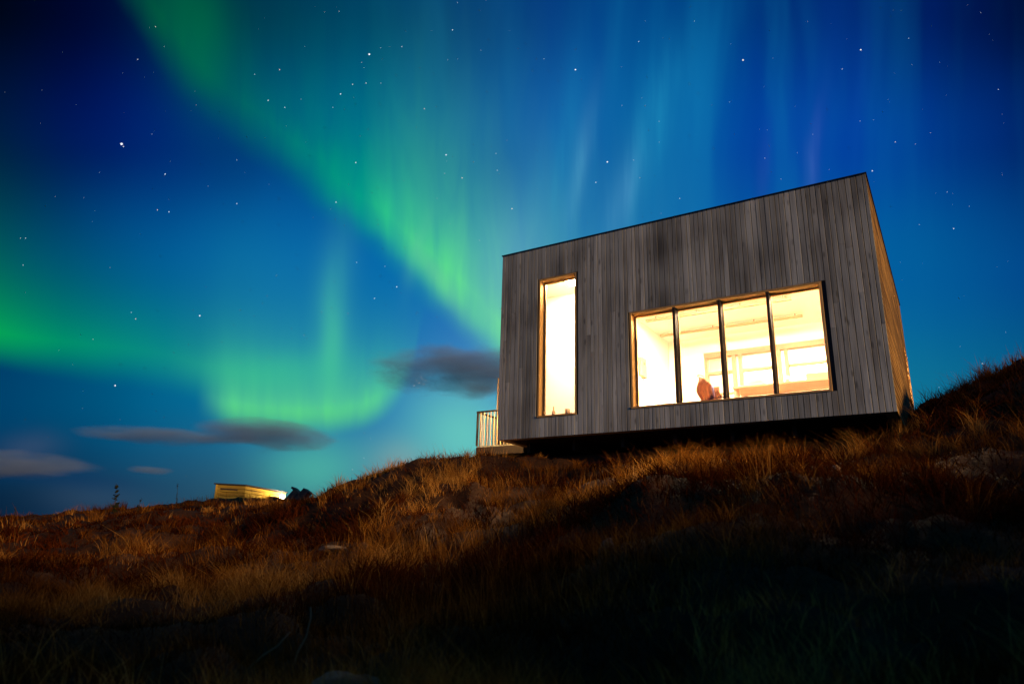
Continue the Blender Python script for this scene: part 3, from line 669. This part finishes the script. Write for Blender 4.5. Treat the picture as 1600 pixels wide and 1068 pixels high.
# ------------------------------------------------------------------ grass and heather (uncountable ground cover)
def blades(n, rmin, rmax, hgt, wid, a0=-43, a1=43, dens=None, seed=1, lean=.35, clump=.16, lie=0., k=10):
    r_ = np.random.default_rng(seed)
    nt = n//k
    rr = np.exp(r_.uniform(math.log(rmin), math.log(rmax), nt)); an = R(a0)+(R(a1)-R(a0))*r_.random(nt)
    tx, ty = rr*np.sin(an), rr*np.cos(an)
    s = (tx-CA[0])*E_[0]+(ty-CA[1])*E_[1]; t = (tx-CA[0])*DD[0]+(ty-CA[1])*DD[1]
    keep = ~((s > -.05) & (s < HW) & (t > .1+.8*(s < 1.6)) & (t < HD))
    keep &= r_.random(nt) > .93*np.clip((tx+.2)/1.6, 0, 1)*np.clip((6.3-ty)/1.5, 0, 1)*(wid < .003)  # grass thinned in the right foreground so darker cover stands in for shade
    if dens is not None: keep &= r_.random(nt) < dens(tx, ty)
    near = (1-.62*np.clip((t+2.3)/.9, 0, 1)*((s > .2) & (s < HW-.2) & (t < .4)))[keep]; tx, ty = tx[keep], ty[keep]; nt = len(tx); th = np.clip(.55+1.1*(vnoise(tx*1.1, ty*1.1, 21)+.5)*r_.lognormal(0, .3, nt), .3, 2.2)
    tt = np.clip(vnoise(tx*.8, ty*.8, 22)+.5+r_.normal(0, .12, nt), 0, 1)
    la = r_.uniform(0, 6.28, nt)
    x = np.repeat(tx, k)+r_.normal(0, clump*.35, nt*k); y = np.repeat(ty, k)+r_.normal(0, clump*.35, nt*k)
    th = th*near; h = hgt*np.repeat(th, k)*r_.uniform(.45, 1.15, nt*k); z = height(x, y)-.02; dist = np.hypot(x, y)
    a = np.repeat(la, k)+r_.normal(0, 1.3 if k > 10 else .9, nt*k); ln = h*lean*r_.uniform(.2, 1.8, nt*k)
    dx, dy = np.cos(a)*ln-h*.12, np.sin(a)*ln
    sa = r_.uniform(0, 6.28, nt*k); ww = wid*r_.uniform(.6, 1.4, nt*k)*np.clip(dist/7, .55, 2.2); wx, wy = np.cos(sa)*ww, np.sin(sa)*ww
    hz = h*(1-lie*r_.random(nt*k))
    m = len(x)
    v = np.empty((m, 5, 3))
    v[:, 0] = np.stack([x-wx, y-wy, z], -1); v[:, 1] = np.stack([x+wx, y+wy, z], -1)
    v[:, 2] = np.stack([x+dx*.35-wx*.8, y+dy*.35-wy*.8, z+hz*.55], -1); v[:, 3] = np.stack([x+dx*.35+wx*.8, y+dy*.35+wy*.8, z+hz*.55], -1)
    v[:, 4] = np.stack([x+dx, y+dy, z+hz], -1)
    b = (np.arange(m)*5)[:, None]
    f = np.concatenate([b+np.array([[0, 1, 3]]), b+np.array([[0, 3, 2]]), b+np.array([[2, 3, 4]])])
    tint = np.repeat(np.clip(np.repeat(tt, k)+r_.normal(0, .15, m), 0, 1), 5)
    return v.reshape(-1, 3), f, tint
def leafmat(name, stops, tl=.35):
    m_, g = newmat(name); at = g.n('ShaderNodeAttribute', attribute_name='tint'); c = g.ramp(V(g, at.outputs['Fac']), stops)
    df = g.n('ShaderNodeBsdfDiffuse'); tr = g.n('ShaderNodeBsdfTranslucent'); mx = g.n('ShaderNodeMixShader'); mx.inputs[0].default_value = tl
    g.put(df.inputs[0], c); g.put(tr.inputs[0], c); g.t.links.new(df.outputs[0], mx.inputs[1]); g.t.links.new(tr.outputs[0], mx.inputs[2]); finish(g, mx.outputs[0])
leafmat('grass_blades', [(0, (.045, .012, .002)), (.35, (.13, .045, .006)), (.7, (.31, .13, .018)), (1, (.58, .31, .07))])
leafmat('heather_sprigs', [(0, (.012, .003, .001)), (.5, (.045, .010, .002)), (1, (.10, .026, .005))], .15)
HEATH = [(.2, 5.6, .7), (1.0, 5.8, .55), (1.8, 5.5, .5), (-2.6, 9.6, .8), (-1.6, 8.6, .6), (-3.6, 11, .8), (1.5, 9.5, .45), (2.8, 8.7, .5), (3.6, 8.2, .45), (-.4, 7.6, .45), (-5.6, 12.6, .9), (.9, 8.3, .4), (2.6, 6.9, .5), (-3.4, 7.2, .6), (-.9, 5.2, .5), (3.4, 4.4, .7), (-6.6, 15.5, .8), (-2.4, 6.0, .4), (4.4, 7.4, .5), (-9, 12.4, 1.2), (-7.2, 10.4, 1.0), (-8.0, 14.0, .8), (-3.6, 9.2, .5), (-5.4, 8.6, .8), (-11, 15.5, 1.2), (-4.6, 6.6, .7), (5.6, 8.1, .6), (6.6, 10, .8), (.2, 9.9, .4)]  # heather spots; those on the far left are added to imitate dimmer light
def heath(x, y):
    m = np.zeros(np.shape(x)); wx = x+vnoise(x*2.2, y*2.2, 61)*.7; wy = y+vnoise(x*2.2, y*2.2, 62)*.7
    for a, b, c in HEATH: m += np.exp(-((wx-a)**2+(wy-b)**2)/c**2)
    return np.clip(m*1.5, 0, 1)
def patches(x, y): return (1-.9*heath(x, y))*np.clip((vnoise(x*.75, y*.75, 31)+vnoise(x*2.3, y*2.3, 32)*.6)*2.8+.45, .02, 1)
v, f, t = blades(150000, 1.7, 24, .11, .0022, dens=patches, seed=2, lean=.5)
tag(link('grass', npmesh('grass', v, f, False, t), MAT['grass_blades']), 'dry brown grass covering the slope', 'grass', kind='stuff')
v, f, t = blades(46000, 3.4, 24, .19, .0016, dens=lambda x, y: (1-.8*heath(x, y))*np.clip((vnoise(x*.5, y*.5, 41)+vnoise(x*1.7, y*1.7, 42)*.7)*3+.25, 0, 1), seed=3, lean=.28, clump=.3)
tag(link('tall_grass', npmesh('tall_grass', v, f, False, t), MAT['grass_blades']), 'taller pale dry grass standing in patches on the slope', 'grass', kind='stuff')
v, f, t = blades(170000, 1.6, 22, .10, .0036, dens=lambda x, y: 1-patches(x, y)*.75, seed=4, lean=.9, clump=.14, lie=.4)
tag(link('heather', npmesh('heather', v, f, False, t), MAT['heather_sprigs']), 'low dark heather and moss between the grass', 'heather', kind='stuff')

v, f, t = blades(190000, 2.2, 23, .19, .0018, dens=lambda x, y: (1-.93*heath(x, y))*np.clip((vnoise(x*.7, y*.7, 51)+vnoise(x*2.6, y*2.6, 52)*.9)*3.6+.3, .01, 1), seed=6, lean=.75, clump=.13, k=34)
tag(link('tussocks', npmesh('tussocks', v, f, False, t), MAT['grass_blades']), 'bushy tussocks of dry orange brown grass', 'grass', kind='stuff')

v, f, t = blades(130000, 2.2, 20, .15, .0045, dens=lambda x, y: heath(x, y), seed=16, lean=.8, clump=.2, k=20, lie=.3)
tag(link('heather_mounds', npmesh('heather_mounds', v, f, False, t), MAT['heather_sprigs']), 'dark bushy heather growing in mounds between the grass, some added to darken the far left', 'heather', kind='stuff')

# ------------------------------------------------------------------ clouds: real bodies of thin vapour, far off
m_, g = newmat('cloud_vapour')
vs_ = g.n('ShaderNodeVolumePrincipled'); vs_.inputs['Color'].default_value = (.38, .56, .84, 1); vs_.inputs['Anisotropy'].default_value = .0
tc = g.n('ShaderNodeTexCoord'); gp = V(g, tc.outputs['Generated']); oi = g.n('ShaderNodeObjectInfo'); rd_ = V(g, oi.outputs['Random'])*60.
sh_ = g.n('ShaderNodeVectorMath', operation='ADD'); g.put(sh_.inputs[0], V(g, tc.outputs['Object'])); g.put(sh_.inputs[1], g.xyz(rd_*9., 0., rd_*5.)); ob = V(g, sh_.outputs[0])
wv = [g.noise(g.mapping(ob, loc=(k*31, 0, 0), sc_=(.013, .013, .03)), 1., 2.)-.5 for k in range(3)]
a_ = g.sep(gp); q_ = [(k-.5)*2 for k in a_]
hull = 1-(q_[0]*q_[0]+q_[1]*q_[1]+q_[2]*q_[2])
u_ = [q_[0]+wv[0]*.6, q_[1], q_[2]+wv[2]*1.5]
rad_ = 1-(u_[0]*u_[0]+u_[1]*u_[1]*.7+u_[2]*u_[2]*2.4)
nz = g.noise(g.mapping(ob, sc_=(.022, .022, .12)), 1., 6., .66)
g.put(vs_.inputs['Density'], g.m('MAXIMUM', rad_*1.2+(nz-.5)*2.5, 0.)*g.ss(hull, 0., .35)*.022)
finish(g, vs_.outputs[0], True)
def cloud(label, lobes, dens=None, seed=0):
    q = MB()
    c0 = Vector(lobes[0][0])
    for i, (c, r_) in enumerate(lobes):
        vs = bmesh.ops.create_icosphere(q.b, subdivisions=5, radius=1)['verts']
        from mathutils import noise as N
        # lens, long axis square to the line of sight
        ax = Vector((c[1], -c[0], 0)).normalized(); ay = Vector((c[0], c[1], 0)).normalized()
        for v in vs:
            p = v.co.copy(); k = 1; z = p.z
            v.co = (Vector(c)-c0)+ax*(p.x*r_[0]*k)+ay*(p.y*r_[1]*k)+Vector((0, 0, z*r_[2]*k))
    o = q.done('cloud', MAT['cloud_vapour'], None, True, loc=c0); return tag(o, label, 'cloud', 'small dusky clouds')
cloud('long dusky lens-shaped cloud low above the shed', [((-296, 849, 131), (100, 60, 24))], seed=1)
cloud('thin grey cloud streak trailing left of the lens-shaped cloud', [((-400, 806, 120), (120, 40, 11))], seed=3)
cloud('blue-grey wedge-shaped cloud touching the left edge of the cabin', [((-50, 899, 232), (150, 60, 52))], seed=5)
cloud('tiny dark cloud low on the left horizon above the tall plant', [((-404, 804, 82), (30, 20, 7))], seed=7)
cloud('dark flat cloud bank at the far left edge above the skyline', [((-560, 704, 76), (190, 60, 20))], seed=12)

# ------------------------------------------------------------------ stars
STARS=[(-14.245,37.919,2.2),(-14.274,35.882,1.0),(-15.459,35.617,1.0),(-16.435,34.776,1.3),(-14.863,37.247,0.8),(-13.249,38.502,0.8),(-11.303,38.835,1.0),(-6.511,31.416,1.6),(-8.780,34.671,1.0),(-6.606,40.431,1.1),(-21.860,35.496,1.0),(-22.437,33.202,1.1),(-21.004,32.991,1.0),(-23.832,34.748,0.8),(-31.928,35.755,0.9),(-32.691,33.331,0.9),(-32.561,27.560,2.6),(-32.400,27.427,1.0),(-29.225,26.320,1.2),(-29.287,23.708,1.0),(-28.473,23.756,1.0),(-23.677,25.387,1.0),(-25.088,16.692,1.6),(-29.853,10.859,1.6),(-29.730,16.143,0.9),(-29.362,15.743,1.0),(-14.473,30.009,1.2),(-15.802,26.797,1.2),(-4.941,29.754,1.2),(5.409,37.962,1.7),(8.309,31.096,1.7),(7.244,29.571,1.1),(11.474,39.594,1.0),(20.751,37.200,1.8),(30.186,35.943,1.5),(28.616,35.041,0.8),(14.565,27.914,1.0),(21.846,30.082,0.8),(29.793,27.731,1.2),(34.525,22.679,1.0),(31.669,29.327,0.9),(32.979,28.878,0.6),(34.843,13.302,1.2),(22.955,28.366,0.7),(16.718,40.426,0.7),(2.385,38.770,0.7),(-17.383,40.349,0.7),(-0.312,27.552,1.2),(-0.965,32.811,0.7),(-11.832,19.698,1.1),(-13.588,22.373,0.9),(-10.041,20.778,1.2),(-37.070,19.738,0.8),(-37.355,19.660,0.8),(-36.844,17.956,0.8),(-8.018,12.977,1.1),(-7.613,13.206,1.2),(-7.370,13.529,1.2),(-7.239,13.123,1.0),(-7.486,13.678,1.0),(-7.690,12.790,0.9),(-7.101,13.440,1.0),(-7.836,13.400,0.8),(-1.932,31.763,0.8),(-1.760,30.496,0.9),(-6.528,29.995,0.8),(-3.962,31.038,0.8),(-24.189,28.512,0.7),(-16.968,33.719,0.8),(-12.949,36.062,0.7),(-19.771,33.828,0.6),(13.081,33.794,0.7),(19.324,34.469,0.6),(25.787,31.120,0.6),(34.519,25.201,0.7),(38.788,30.846,0.7),(33.711,35.738,0.7),(10.672,31.118,0.6)]
r_ = random.Random(5)
for k in range(3600):
    zz = r_.uniform(.08, 1); STARS.append((r_.uniform(-180, 180), math.degrees(math.asin(zz)), .25+.4*r_.random()**5))
sv, sf = [], []
OC = np.array([(1, 0, 0), (-1, 0, 0), (0, 1, 0), (0, -1, 0), (0, 0, 1), (0, 0, -1)], float)
OF = np.array([(0, 2, 4), (2, 1, 4), (1, 3, 4), (3, 0, 4), (2, 0, 5), (1, 2, 5), (3, 1, 5), (0, 3, 5)])
for i, (az_, el, mg) in enumerate(STARS):
    a, e = R(az_), R(el); c = np.array([math.sin(a)*math.cos(e), math.cos(a)*math.cos(e), math.sin(e)])*5000
    sv.append(c+OC*mg*4.6*(.62+.1*(mg > .9))); sf.append(OF+6*i)
tag(link('stars', npmesh('stars', np.concatenate(sv), np.concatenate(sf), False), MAT['star_light']), 'scattered white stars all over the night sky', 'stars', kind='stuff')
